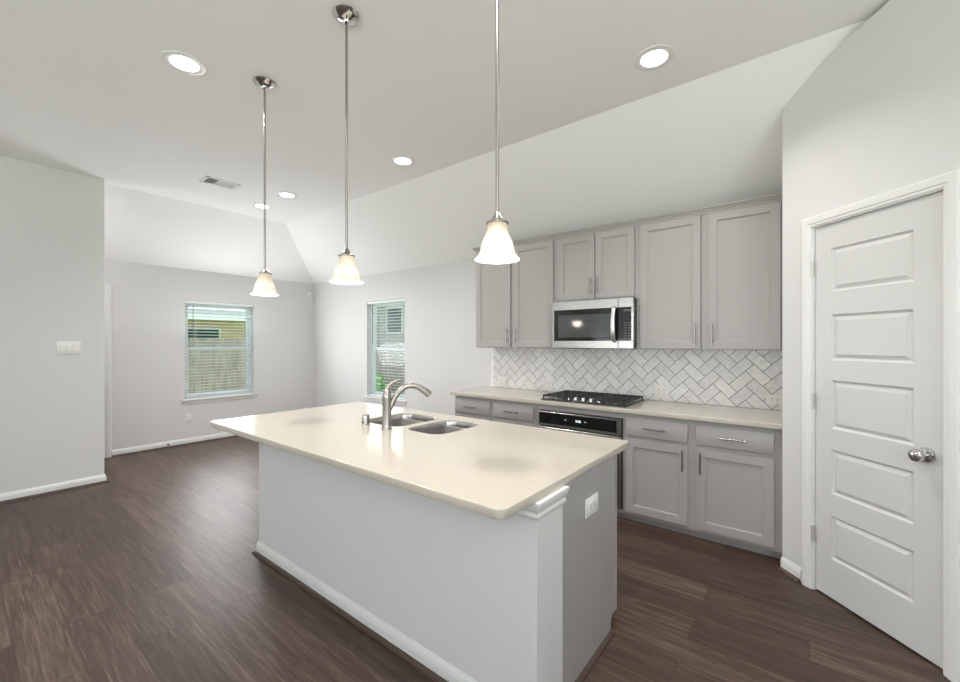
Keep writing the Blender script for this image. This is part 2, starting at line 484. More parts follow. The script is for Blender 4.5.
# ------------------------------------------------------------------ baseboards
BB = [(0, 0.002), (.013, .002), (.013, .052), (.0105, .060), (.0105, .066), (.006, .074), (.004, .082), (0, .082)]
SH = [(.012, 0), (.030, 0), (.0295, .006), (.026, .013), (.021, .017), (.012, .019)]
def baseboard(name, path, label, shoe=True, parent=None):
    o = MB().extrude_profile(BB, path).build(name, TRIM, parent, sharp=15)
    if not parent: tag(o, label, 'baseboard', kind='structure')
    if shoe:
        s_ = MB().extrude_profile(SH, path).build('shoe_molding', SHOE, o)
    return o
baseboard('baseboard_left', [(XF, 1.222), (XF, YK), (-2.915, YK)], 'white baseboard along the dining wall and under the windows')
baseboard('baseboard_partition', [(XS, YB + .03), (XS, YS), (XS - .115, YS), (XS - .115, .2)], 'white baseboard wrapping the partition wall end')
baseboard('baseboard_pantry', [P2(0.0, 0), P2(U0 - .072)], 'short white baseboard between grey cabinets and pantry door')
baseboard('baseboard_right', [P2(U1 + .072), (PE.x, PE.y), (XR, PE.y)], 'white baseboard right of the pantry door')

# ------------------------------------------------------------------ pantry door
MD = Matrix.Translation((PC.x, PC.y, 0)) @ Matrix.Rotation(R(-45), 4, 'Z')   # local x along wall, -y out of the wall
door = thing('door_1', 'white five-panel pantry door with round knob in the angled wall', 'door', kind='structure')
RP = [(0, 0), (.003, .005), (.010, .0095), (.013, .0100), (.031, .0030), (.032, .0015)]
pz = [(1.665, 1.900), (1.293, 1.540), (.921, 1.184), (.566, .806), (.212, .447)]
d = MB(MD @ Matrix.Translation((U0 + .0025, .012, .010)))
d.panel_slab(U1 - U0 - .005, DH - .012, .034, [(.091, a, .482, b_) for a, b_ in pz], RP)
part(d, 'door_panel', DOORW, door, 10)
# jamb and casing
d = MB(MD)
d.box((U0 - J, -.001, 0), (U0, .115, DH + J)); d.box((U1, -.001, 0), (U1 + J, .115, DH + J)); d.box((U0 - J, -.001, DH), (U1 + J, .115, DH + J))
d.box((U0, .048, 0), (U0 + .012, .06, DH)); d.box((U1 - .012, .048, 0), (U1, .06, DH)); d.box((U0, .048, DH - .012), (U1, .06, DH))
part(d, 'jamb', TRIM, door)
def casing(mb, u0, u1, z1, w=.057):
    """mitred moulded casing around an opening in local x/z, on face y=0"""
    prof = [(0, 0), (0, -.008), (.006, -.011), (.014, -.011), (.020, -.015), (.040, -.017), (.050, -.017), (w, -.012), (w, 0)]
    pts = [(u0, 0, -1, 0), (u0, z1, -1, 1), (u1, z1, 1, 1), (u1, 0, 1, 0)]
    vs = []; k = len(prof)
    for (u, z, du, dz) in pts:
        for o_, y_ in prof: vs.append((u + du * o_, y_, z + dz * o_))
    fs = []
    for i in range(3):
        for j in range(k):
            j2 = (j + 1) % k; fs.append((i * k + j, i * k + j2, (i + 1) * k + j2, (i + 1) * k + j))
    fs += [tuple(range(k)), tuple(range(3 * k, 4 * k))]
    mb._add(vs, fs)
d = MB(MD); casing(d, U0 - .006, U1 + .006, DH + .006)
part(d, 'casing', TRIM, door, 15)
for hz in (1.814, 1.067, .32):
    d = MB(MD)
    d.tube([(U0 - .001, -.006, hz - .045), (U0 - .001, -.006, hz + .045)], .0065, 10)
    d.box((U0 - .002, -.001, hz - .044), (U0 + .004, .012, hz + .044))
    part(d, 'hinge', mat('hinge_satin', (.66, .65, .63), .45, .7) if 'hinge_satin' not in bpy.data.materials else bpy.data.materials['hinge_satin'], door)
kx, kz = .747, .905
d = MB(MD @ Matrix.Translation((kx, .012, kz)))
d.lathe([(.033, 0), (.033, -.004), (.030, -.009), (.020, -.012), (.0125, -.014), (.0115, -.030), (.015, -.036), (.024, -.041), (.0285, -.050), (.0285, -.058), (.025, -.066), (.015, -.071), (.004, -.0725)], seg=32, axis='Y')
part(d, 'door_knob', CHROME, door)
d = MB(MD); d.box((U1 - .0028, .004, kz - .03), (U1 + .001, .014, kz + .03), mi=0)
part(d, 'strike_plate', SLOT, door)

# back door seen only by its knob behind the partition
door2 = thing('door_2', 'back door hidden behind the partition, only its dark knob and casing show', 'door', kind='structure')
M2 = Matrix.Translation((XF, 0, 0)) @ Matrix.Rotation(R(90), 4, 'Z')    # local x = +Y world, -y = +X
d = MB(M2 @ Matrix.Translation((D2[0] + .015, .03, .01))); d.panel_slab(D2[1] - D2[0] - .03, 2.02, .04, [(.12, .2, .37, .9), (.12, 1.05, .37, 1.9), (.46, .2, .71, .9), (.46, 1.05, .71, 1.9)], RP)
part(d, 'door_panel', DOORW, door2, 10)
d = MB(M2); casing(d, D2[0], D2[1], 2.05, .055); part(d, 'casing', TRIM, door2)
d = MB(M2)
d.box((D2[0], 0, 0), (D2[0] + .013, .13, 2.05)); d.box((D2[1] - .013, 0, 0), (D2[1], .13, 2.05)); d.box((D2[0], 0, 2.037), (D2[1], .13, 2.05))
part(d, 'jamb', TRIM, door2)
d = MB(M2 @ Matrix.Translation((1.105, .03, .86))); d.lathe([(.033, 0), (.032, -.008), (.012, -.014), (.012, -.05), (.024, -.06), (.028, -.075), (.02, -.09), (.004, -.094)], seg=24, axis='Y')
part(d, 'door_knob', NICKEL, door2)

# ------------------------------------------------------------------ windows
def window(name, M, w, z0, z1, zm, label, sill_out):
    """local x along wall (0..w), y = outward through wall (+), room face y=0"""
    t = thing(name, label, 'window', kind='structure')
    fr = MB(M); a, b_ = .085, TH - .002
    fw_ = .035
    fr.box((0, a, z0), (fw_, b_, z1), .002); fr.box((w - fw_, a, z0), (w, b_, z1), .002)
    fr.box((fw_, a, z1 - fw_), (w - fw_, b_, z1), .002); fr.box((fw_, a, z0), (w - fw_, b_, z0 + fw_), .002)
    part(fr, 'window_frame', VINYL, t)
    for nm, za, zb, y in (('upper_sash', zm - .012, z1 - fw_, .112), ('lower_sash', z0 + fw_, zm + .028, .092)):
        s_ = MB(M); q = .034
        s_.box((fw_, y, za), (fw_ + q, y + .02, zb), .002); s_.box((w - fw_ - q, y, za), (w - fw_, y + .02, zb), .002)
        s_.box((fw_ + q, y, zb - q), (w - fw_ - q, y + .02, zb), .002); s_.box((fw_ + q, y, za), (w - fw_ - q, y + .02, za + q), .002)
        so = part(s_, nm, VINYL, t)
        g = MB(M); g.box((fw_ + q, y + .008, za + q), (w - fw_ - q, y + .012, zb - q)); part(g, 'pane', GLASS, so)
    l = MB(M); l.box((w / 2 - .03, .083, zm + .022), (w / 2 + .03, .093, zm + .034), .003); part(l, 'sash_lock', VINYL, t)
    s_ = MB(M)
    s_.box((-.045, -sill_out, z0 - .018), (w + .045, 0, z0 + .002), .004); s_.box((0.001, -.002, z0 - .016), (w - .001, .086, z0 + .002))
    s_.box((-.03, -.014, z0 - .062), (w + .03, 0, z0 - .018), .003)
    part(s_, 'window_sill', TRIM, t)
    return t
MW1 = Matrix.Translation((XF, W1[0], 0)) @ Matrix.Rotation(R(90), 4, 'Z')      # x -> +Y, y -> -X
MW2 = Matrix.Translation((W2[0], YK, 0))                                         # x -> +X, y -> +Y
window('window_1', MW1, W1[1] - W1[0], W1[2], W1[3], 1.305, 'white single-hung window in the far dining wall', .035)
window('window_2', MW2, W2[1] - W2[0], W2[2], W2[3], 1.295, 'narrow white single-hung window in the wall left of the cabinets', .035)
# plain frames for openings added behind the camera to carry daylight
for i, h in enumerate(RW):
    t = thing('window_%d' % (i + 3), 'added unseen window behind the viewer to carry daylight', 'window', kind='structure')
    g = MB(); x0, x1, z0, z1 = h
    for a_, b2 in (((x0, z0), (x0 + .05, z1)), ((x1 - .05, z0), (x1, z1)), ((x0, z0), (x1, z0 + .05)), ((x0, z1 - .05), (x1, z1)), (((x0 + x1) / 2 - .02, z0), ((x0 + x1) / 2 + .02, z1))):
        g.box((a_[0], YB - .1, a_[1]), (b2[0], YB - .05, b2[1]))
    part(g, 'window_frame', VINYL, t)

for i, h in enumerate(RX):  # openings added to go with the right fill lamps
    t = thing('window_%d' % (i + 6), 'added unseen window right of the viewer to carry daylight', 'window', kind='structure')
    g = MB(); x0, x1, z0, z1 = h
    for a_, b2 in (((x0, z0), (x0 + .05, z1)), ((x1 - .05, z0), (x1, z1)), ((x0, z0), (x1, z0 + .05)), ((x0, z1 - .05), (x1, z1)), (((x0 + x1) / 2 - .02, z0), ((x0 + x1) / 2 + .02, z1))):
        g.box((XR + .05, a_[0], a_[1]), (XR + .1, b2[0], b2[1]))
    part(g, 'window_frame', VINYL, t)

def blind(M, w, z0, z1, label, wand_x):
    t = thing('window_blind', label, 'window blind', (0, 0, 0))
    h = MB(M); h.box((.008, .018, z1 - .032), (w - .008, .068, z1 - .002), .003); part(h, 'headrail', SLAT, t)
    v = MB(M); v.box((.004, .006, z1 - .034), (w - .004, .016, z1 - .002), .002); part(v, 'valance', SLAT, t)
    s_ = MB(M); n = int((z1 - z0 - .085) / .044)
    for i in range(n):
        z = z1 - .075 - i * .044
        a = R(9); dy = .024 * math.cos(a); dz = .024 * math.sin(a)
        y = .045
        s_._add([(.010, y - dy, z + dz), (w - .010, y - dy, z + dz), (w - .010, y, z + .0018), (.010, y, z + .0018), (.010, y + dy, z - dz), (w - .010, y + dy, z - dz),
                 (.010, y - dy, z + dz - .0025), (w - .010, y - dy, z + dz - .0025), (w - .010, y, z - .0007), (.010, y, z - .0007), (.010, y + dy, z - dz - .0025), (w - .010, y + dy, z - dz - .0025)],
                [(0, 1, 2, 3), (3, 2, 5, 4), (7, 6, 9, 8), (8, 9, 10, 11), (0, 6, 7, 1), (5, 11, 10, 4), (0, 3, 9, 6), (3, 4, 10, 9), (1, 7, 8, 2), (2, 8, 11, 5)])
    part(s_, 'slats', SLAT, t)
    zb = z1 - .075 - n * .044
    r_ = MB(M); r_.box((.010, .022, zb - .008), (w - .010, .068, zb + .008), .003); part(r_, 'bottom_rail', SLAT, t)
    for cx in (.14, w - .14):
        l = MB(M); l.box((cx - .001, .0195, zb), (cx + .001, .0215, z1 - .045)); l.box((cx - .001, .0695, zb), (cx + .001, .0715, z1 - .045)); part(l, 'ladder_cord', SLAT, t)
    wd = MB(M); wd.tube([(wand_x, .012, z1 - .05), (wand_x, .009, z1 - .64)], .005, 8); part(wd, 'tilt_wand', WAND, t)
WAND = mat('wand_acrylic', (.22, .24, .24), .3)
blind(MW1, W1[1] - W1[0], W1[2] + .004, W1[3], 'white slatted blind hung in the far dining window', .10)
blind(MW2, W2[1] - W2[0], W2[2] + .004, W2[3], 'white slatted blind hung in the narrow window left of the cabinets', .12)

# ------------------------------------------------------------------ small wall things
def plate(parent, M, w, h, name='cover_plate'):
    return part(MB(M).box((-w / 2, -.006, -h / 2), (w / 2, .0005, h / 2), .003, seg=2), name, PLASTIC, parent)
def outlet(M, label, group=None, horiz=False, gangs=1):
    t = thing('electrical_outlet', label, 'outlet', group=group)
    if horiz: M = M @ Matrix.Rotation(R(90), 4, 'Y')
    plate(t, M, .072 + .046 * (gangs - 1), .116)
    for gx in ([0] if gangs == 1 else [-.023, .023]):
        s_ = MB(M @ Matrix.Translation((gx, 0, 0)))
        s_.box((-.0165, -.008, -.033), (.0165, -.005, .033), .002)
        for dz in (-.019, .019):
            for dx in (-.006, .006): s_.box((dx - .0012, -.0086, dz - .004), (dx + .0012, -.0078, dz + .005), mi=1)
            s_.lathe([(.0022, -.0086), (.0022, -.0078)], (0, 0, dz - .009), 8, 'Y', mi=1)
        part(s_, 'receptacle', [PLASTIC, SLOT], t)
MX = lambda x, y, z: Matrix.Translation((x, y, z)) @ Matrix.Rotation(R(90), 4, 'Z')      # on a wall facing +X
outlet(MX(XF, 2.02, .359), 'white outlet low on the far wall below the dining window')
sw = thing('light_switch', 'triple white rocker switch plate on the partition wall', 'light switch')
Msw = MX(XS, .698, 1.345)
plate(sw, Msw, .165, .12)
for dx in (-.046, 0, .046):
    part(MB(Msw).box((dx - .0165, -.0095, -.033), (dx + .0165, -.005, .033), .002), 'rocker', PLASTIC, sw)
ms = thing('motion_sensor', 'small white motion sensor high in the dining corner', 'sensor')
Mm = Matrix.Translation((XF, YK - .10, 2.2)) @ Matrix.Rotation(R(90), 4, 'Z')
part(MB(Mm).poly_prism([(-.032, 0, -.055), (.032, 0, -.055), (.032, 0, .055), (-.032, 0, .055)], (0, -.02, 0)), 'mount', PLASTIC, ms)
part(MB(Mm).box((-.03, -.048, -.05), (.03, -.019, .05), .010, seg=3), 'housing', PLASTIC, ms)
part(MB(Mm).box((-.02, -.051, -.035), (.02, -.046, .0), .002), 'sensor_lens', mat('sensor_lens', (.7, .7, .68), .2), ms)
ds = thing('door_stop', 'small dark-tipped door stop on the far wall baseboard', 'door stop')
Md = MX(XF + .013, 1.778, .051)
part(MB(Md).tube([(0, 0, 0), (0, -.055, 0)], .006, 10), 'rod', NICKEL, ds)
part(MB(Md).tube([(0, -.055, 0), (0, -.07, 0)], .011, 12), 'tip', SLOT, ds)

# ------------------------------------------------------------------ ceiling lights, vent
def downlight(x, y, label):
    t = thing('recessed_light', label, 'ceiling light', (x, y, ZC), group='recessed ceiling lights')
    part(MB().lathe([(.071, .0), (.072, -.004), (.090, -.008), (.108, -.005), (.113, .0)], seg=40, caps=False), 'trim_ring', PLASTIC, t)
    part(MB().lathe([(.0715, -.0012), (.0715, -.003), (.05, -.0036), (.01, -.004)], seg=40), 'lens', LENS, t)
    l = lamp('lamp', 'AREA', (0, 0, -.02), (0, 0, 0), 11, (1, .978, .955), shape='DISK', size=.16, spread=R(134))
    l.parent = t
    return t
downlight(-2.867, .848, 'recessed ceiling light nearest the viewer at left of the pendants')
downlight(-.700, 2.500, 'recessed ceiling light in front of the right grey cabinets')
downlight(-2.870, 2.520, 'recessed ceiling light between the middle and nearest pendant rods')
downlight(-4.545, 2.312, 'recessed ceiling light over the dining area, just right of the leftmost pendant rod')
downlight(-5.147, 2.312, 'farthest recessed ceiling light, behind the leftmost pendant rod')
downlight(-.700, .848, 'recessed ceiling light above the viewer at the near end of the island, outside the picture')
vt = thing('ceiling_vent', 'white slatted air vent in the ceiling near the dining area', 'vent', (-4.735, 1.712, ZC))
v = MB(); vw, vd = .105, .155
for a_, b2 in (((-vw, -vd), (vw, -vd + .022)), ((-vw, vd - .022), (vw, vd)), ((-vw, -vd), (-vw + .022, vd)), ((vw - .022, -vd), (vw, vd))):
    v.box((*a_, -.007), (*b2, .001), .001)
part(v, 'vent_frame', PLASTIC, vt)
part(MB().box((-vw + .02, -vd + .02, -.001), (vw - .02, vd - .02, .0005)), 'duct_opening', SLOT, vt)
v = MB()
for i in range(12):
    y = -vd + .034 + i * .0215
    t_ = -.010 if i < 4 else .010
    v.poly_prism([(-vw + .02, y, -.001), (-vw + .02, y + .0015, -.001), (-vw + .02, y + .0015 + t_, -.0085), (-vw + .02, y + t_, -.0085)], (2 * vw - .04, 0, 0))
part(v, 'louvres', PLASTIC, vt)

hl = thing('hallway_fill_light', 'added dome light behind the partition, out of sight, brightening the far dining wall', 'ceiling light', (-6.10, .25, 2.70))  # unseen fixture added to brighten the far dining wall
part(MB().lathe([(.05, .10), (.055, .0), (.10, -.02), (.105, -.035)], seg=32), 'base', NICKEL, hl)
part(MB().lathe([(.10, -.035), (.095, -.07), (.06, -.10), (.01, -.11)], seg=32), 'dome', emis('fill_dome_glow', (1, .95, .88), 3), hl)
l = lamp('lamp', 'POINT', (0, 0, -.20), (0, 0, 0), 14, (1, .98, .96), shadow_soft_size=.10); l.parent = hl

# ------------------------------------------------------------------ pendants
ZB, ZT = 1.698, 1.830
def pendant(x, y):
    t = thing('pendant_light', '', 'pendant light', (x, y, ZC), group='pendant lights over the island')
    part(MB().lathe([(.066, 0), (.067, -.003), (.060, -.012), (.044, -.022), (.030, -.027), (.018, -.030), (.014, -.040), (.008, -.046)], seg=36), 'canopy', CHROME, t)
    part(MB().tube([(0, 0, -.035), (0, 0, ZT + .030 - ZC)], .0062, 14), 'rod', NICKEL, t)
    z = ZT - ZC
    part(MB().lathe([(.0075, z + .040), (.010, z + .036), (.014, z + .026), (.022, z + .014), (.033, z + .003), (.041, z + .001), (.041, z - .003), (.0385, z - .004)], seg=32), 'cap', NICKEL, t)
    H = ZT - ZB
    outer = [(.036, 1), (.0362, .90), (.037, .80), (.041, .70), (.049, .58), (.056, .46), (.060, .34), (.063, .22), (.068, .13), (.076, .06), (.081, .025), (.081, 0)]
    pr = [(r_, H * f_) for r_, f_ in outer] + [(r_ - .003, H * f_ + .001) for r_, f_ in outer[::-1][1:]]
    s_ = MB().lathe(pr, seg=40, caps=False).build('lamp_shade', SHADE, t); s_.location = (0, 0, ZB - ZC)
    part(MB().lathe([(.012, z - .03), (.020, z - .045), (.026, z - .065), (.024, z - .085), (.012, z - .097), (.002, z - .10)], seg=16), 'bulb', emis('bulb_glow', (1, .90, .72), 2) if 'bulb_glow' not in bpy.data.materials else bpy.data.materials['bulb_glow'], t)
    l = lamp('lamp', 'POINT', (0, 0, ZB - ZC - .012), (0, 0, 0), 4.5, (1, .91, .80), shadow_soft_size=.06)
    l.parent = t
    return t
pd = pendant(-2.686, 1.223)
pd['label'] = 'brushed nickel pendant light with bell shade farthest from the viewer over the island'
for x, lb in ((-1.811, 'middle of the three bell-shaded pendant lights over the island, hung near the sink'),
              (-.885, 'nearest and largest-looking bell-shaded pendant light in front of the wall cabinets')):
    q = copy_tree(pd); q.location = (x, 1.223, ZC); q['label'] = lb

# ------------------------------------------------------------------ cabinets
def at_front(x, y, z): return Matrix.Translation((x, y, z))
SHK = [(0, 0), (.0015, .004), (.0065, .0060), (.0075, .0115)]
def shaker(mb_M, x0, x1, z0, z1, stile=.056, T=.019):
    m = MB(mb_M @ Matrix.Translation((x0, 0, z0)))
    w, h = x1 - x0, z1 - z0
    m.panel_slab(w, h, T, [(stile, stile, w - stile, h - stile)], SHK)
    return m
def slab_front(mb_M, x0, x1, z0, z1, T=.019):
    m = MB(mb_M); m.box((x0, 0, z0), (x1, T, z1), .003, seg=2)
    return m
def pull(M, x, z, length, vertical, parent):
    m = MB(M); h = length / 2; q = h * .62
    if vertical:
        m.tube([(x, -.030, z - h), (x, -.030, z + h)], .0055, 12)
        for s_ in (-q, q): m.tube([(x, .001, z + s_), (x, -.030, z + s_)], .0045, 10)
    else:
        m.tube([(x - h, -.030, z), (x + h, -.030, z)], .0055, 12)
        for s_ in (-q, q): m.tube([(x + s_, .001, z), (x + s_, -.030, z)], .0045, 10)
    return part(m, 'handle', PULLN, parent)

YU = 3.54       # upper door face
def upper(x0, x1, z0, doors, label, handles):
    t = thing('wall_cabinet', label, 'wall cabinet', (0, 0, 0), group='grey wall cabinets')
    M = Matrix.Translation((0, YU, 0))
    b_ = MB(); b_.box((x0, YU + .020, z0 - .008), (x1, YK - .001, 2.385), .001)
    part(b_, 'carcass', CAB, t)
    for (a, c_), hx in zip(doors, handles):
        dm = part(shaker(M, a, c_, z0, 2.368), 'door', CAB, t, 12)
        pull(M, hx, z0 + .115, .15, True, dm)
    return t
upper(-2.852, -1.906, 1.350, [(-2.845, -2.400), (-2.360, -1.912)], 'tall grey two-door wall cabinet at the left end beside the narrow window', (-2.432, -2.328))
upper(-1.905, -1.148, 1.785, [(-1.860, -1.498), (-1.490, -1.152)], 'short grey two-door wall cabinet above the microwave', (-1.524, -1.464))
upper(-1.147, -.648, 1.350, [(-1.103, -.653)], 'tall grey single-door wall cabinet just right of the microwave', (-.686,))
upper(-.647, -.1315, 1.350, [(-.601, -.156)], 'tall grey single-door wall cabinet at the right end against the pantry wall', (-.570,))
cr_ = MB()
prof = [(0, 2.372), (.006, 2.374), (.008, 2.388), (.014, 2.392), (.018, 2.402), (.026, 2.410), (.030, 2.414), (.030, 2.422), (0, 2.422)]
cr_.extrude_profile(prof, [(-2.855, YK - .0005), (-2.855, YU + .018), (-.1312, YU + .018)])
cr_.box((-2.854, YU + .018, 2.3865), (-.1312, YK - .12, 2.420))
o = cr_.build('crown_molding', CAB, sharp=12); tag(o, 'grey crown molding running along the tops of the wall cabinets', 'crown molding')

YD = 3.255      # base door face
CT = .884; CB = .850
def base(x0, x1, drawers, doors, label, dh):
    t = thing('base_cabinet', label, 'base cabinet', (0, 0, 0), group='grey base cabinets')
    M = Matrix.Translation((0, YD, 0))
    b_ = MB(); b_.box((x0, YD + .020, .055), (x1, YK - .001, CB - .0015), .001)
    part(b_, 'carcass', CAB, t)
    k = MB(); k.box((x0 + .001, YD + .068, 0), (x1 - .001, YD + .08, .056)); part(k, 'toe_kick', CAB, t)
    for a, c_ in drawers:
        dm = part(slab_front(M, a, c_, .680, .815), 'drawer', CAB, t); pull(M, (a + c_) / 2, .748, .16, False, dm)
    for (a, c_), hx in zip(doors, dh):
        dm = part(shaker(M, a, c_, .086, .652), 'door', CAB, t, 12); pull(M, hx, .552, .15, True, dm)
    return t
base(-2.912, -1.932, [(-2.900, -2.449), (-2.400, -1.958)], [(-2.900, -2.449), (-2.400, -1.958)], 'grey base cabinet at the left end, two drawers showing above the island', (-2.485, -2.364))
base(-1.145, -.1315, [(-1.125, -.682), (-.628, -.177)], [(-1.125, -.682), (-.628, -.177)], 'grey base cabinet with two drawers and two doors right of the oven', (-.712, -.598))
# oven housing
t = thing('oven_cabinet', 'grey cabinet surround holding the built-in oven under the cooktop', 'base cabinet')
b_ = MB()
b_.box((-1.930, YD + .020, .055), (-1.905, YK - .001, CB - .0015)); b_.box((-1.152, YD + .020, .055), (-1.147, YK - .001, CB - .0015))
b_.box((-1.905, YD + .020, .800), (-1.152, YD + .04, CB - .0015)); b_.box((-1.905, YD + .020, .055), (-1.152, YK - .001, .080))
part(b_, 'carcass', CAB, t)
k = MB(); k.box((-1.929, YD + .068, 0), (-1.148, YD + .08, .056)); part(k, 'toe_kick', CAB, t)
ov = thing('wall_oven', 'stainless built-in oven with black control panel below the cooktop', 'oven')
Mo = Matrix.Translation((0, YD - .008, 0))
part(MB(Mo).box((-1.900, .030, .085), (-1.158, .56, .795), .002), 'oven_body', BLACK, ov)
part(MB(Mo).box((-1.898, 0, .668), (-1.160, .030, .790), .002), 'control_frame', STEEL, ov)
part(MB(Mo).box((-1.888, -.002, .685), (-1.192, .004, .782), .001), 'control_panel', BLACKG, ov)
dg = MB(Mo)
def seg_digit(mb, x, z, on, w=.009, h=.018, t=.002):
    S = {'a': ((0, h - t), (w, h)), 'g': ((0, h / 2 - t / 2), (w, h / 2 + t / 2)), 'd': ((0, 0), (w, t)), 'f': ((0, h / 2), (t, h)), 'b': ((w - t, h / 2), (w, h)), 'e': ((0, 0), (t, h / 2)), 'c': ((w - t, 0), (w, h / 2))}
    for c_ in on:
        (a, b1), (c2, d2) = S[c_]; mb.box((x + a, -.0028, z + b1), (x + c2, -.0018, z + d2))
for i, s_ in enumerate(('bc', 'abged', 'abcdef', 'abcdef')): seg_digit(dg, -1.545 + i * .013 + (.004 if i > 1 else 0), .728, s_)
for x in (-1.64, -1.63, -1.46, -1.45): dg.box((x, -.0028, .736), (x + .005, -.0018, .739))
dg.box((-1.66, -.0022, .722), (-1.43, -.0016, .752), mi=1)
part(dg, 'display', [DIGIT, BLACKG], ov)
od = part(MB(Mo).box((-1.898, 0, .090), (-1.160, .030, .655), .002), 'oven_door', STEEL, ov)
part(MB(Mo).box((-1.82, -.002, .16), (-1.24, .003, .56), .001), 'door_window', BLACKG, od)
hn = MB(Mo); hn.tube([(-1.87, -.05, .625), (-1.19, -.05, .625)], .010, 16)
for x in (-1.84, -1.22): hn.box((x - .01, -.05, .617), (x + .01, .002, .633), .002)
part(hn, 'handle', STEEL, od)

# ------------------------------------------------------------------ countertops (filled curves turned into meshes)
def rrect(x0, y0, x1, y1, r, n=6):
    rs = r if hasattr(r, '__len__') else [r] * 4
    pts = []
    for (cx, cy, a0), q in zip(((x1, y0, -90), (x1, y1, 0), (x0, y1, 90), (x0, y0, 180)), rs):
        sx = -1 if cx == x1 else 1; sy = 1 if cy == y0 else -1
        for k in range(n + 1):
            a = R(a0 + 90 * k / n)
            pts.append((cx + sx * q + q * math.cos(a), cy + sy * q + q * math.sin(a)))
    return pts
def slab_curve(name, loops, z0, z1, bev, m):
    cu = bpy.data.curves.new('outline', 'CURVE'); cu.dimensions = '2D'; cu.fill_mode = 'BOTH'
    for lp in loops:
        sp = cu.splines.new('POLY'); sp.points.add(len(lp) - 1)
        for p_, (x, y) in zip(sp.points, lp): p_.co = (x, y, 0, 1)
        sp.use_cyclic_u = True
    cu.extrude = (z1 - z0) / 2 - bev; cu.bevel_depth = bev; cu.bevel_resolution = 2; cu.offset = -bev
    tmp = bpy.data.objects.new('tmp', cu); C.objects.link(tmp)
    me = bpy.data.meshes.new_from_object(tmp.evaluated_get(bpy.context.evaluated_depsgraph_get()))
    bpy.data.objects.remove(tmp); bpy.data.curves.remove(cu)
    me.transform(Matrix.Translation((0, 0, (z0 + z1) / 2)))
    me.materials.clear(); me.materials.append(m)
    for p_ in me.polygons: p_.use_smooth = True
    me.set_sharp_from_angle(angle=R(40))
    o = bpy.data.objects.new(name, me); C.objects.link(o)
    return o
B1 = (-2.335, 1.672, -1.962, 2.085); B2 = (-1.908, 1.672, -1.612, 2.085)
o = slab_curve('island_countertop', [rrect(-3.08, 1.045, -.738, 2.203, [.035, .02, .02, .03]), rrect(*B1, .085), rrect(*B2, .085)], CB, CT, .004, QUARTZ)
tag(o, 'cream quartz countertop on the island with the sink cut into it', 'countertop')
o = slab_curve('kitchen_countertop', [rrect(-2.952, 3.233, -.1312, YK - .001, [.003, .002, .002, .008])], CB, CT, .003, QUARTZ)
tag(o, 'cream quartz countertop along the kitchen wall under the tile backsplash', 'countertop')

# ------------------------------------------------------------------ backsplash
Wt = .0806
tiles = MB(); g = .0038
X0, X1, Z0, Z1 = -2.855, -.1315, CT + .0015, 1.340
def clip(poly, ax, val, keep):
    out = []
    for i in range(len(poly)):
        a, b_ = poly[i - 1], poly[i]
        ina = (a[ax] >= val) == keep; inb = (b_[ax] >= val) == keep
        if ina != inb:
            t = (val - a[ax]) / (b_[ax] - a[ax]); out.append((a[0] + (b_[0] - a[0]) * t, a[1] + (b_[1] - a[1]) * t))
        if inb: out.append(b_)
    return out
OX, OZ = -.452, CT + .0035
s2 = math.sqrt(.5)
def area(p): return abs(sum(p[i - 1][0] * p[i][1] - p[i][0] * p[i - 1][1] for i in range(len(p)))) / 2
for i in range(-60, 60):
    for j in range(-60, 60):
        k = (i - j) % 4
        if k == 0: r4 = (i, j, i + 2, j + 1)
        elif k == 3: r4 = (i, j, i + 1, j + 2)
        else: continue
        gg = g / 2 / Wt
        a, b_, c_, d_ = r4[0] + gg, r4[1] + gg, r4[2] - gg, r4[3] - gg
        poly = [((x - y) * s2 * Wt + OX, (x + y) * s2 * Wt + OZ) for x, y in ((a, b_), (c_, b_), (c_, d_), (a, d_))]
        for ax, val, keep in ((0, X0 + .001, True), (0, X1, False), (1, Z0, True), (1, Z1, False)):
            poly = clip(poly, ax, val, keep)
            if len(poly) < 3: break
        if len(poly) < 3 or area(poly) < 2e-5: continue
        tiles.poly_prism([(x, YK - .009, z) for x, z in poly], (0, .007, 0))
z = Z0
while z < Z1 - .01:
    tiles.box((X0 - .037, YK - .009, z), (X0 - .001, YK - .002, min(z + .105, Z1)), .001); z += .107
bs = thing('tile_backsplash', 'white herringbone tile backsplash with dark grout between counter and cabinets', 'backsplash')
part(tiles, 'tiles', TILE, bs)
part(MB().box((X0 - .037, YK - .0065, CT + .0003), (X1, YK - .0005, Z1)), 'grout', GROUT, bs)
MK = lambda x, z: Matrix.Translation((x, YK - .009, z))
GP = None
for (x, z, hz_, lb) in ((-2.735, .955, False, 'white outlet at the left end of the herringbone backsplash'),
                        (-2.155, .955, False, 'white outlet on the backsplash just left of the cooktop'),
                        (-1.02, .965, False, 'white outlet on the backsplash just right of the cooktop'),
                        (-.205, .965, True, 'horizontal white outlet on the backsplash at the pantry corner')):
    outlet(MK(x, z), lb, 'backsplash outlets', hz_, 1 if hz_ else 2)

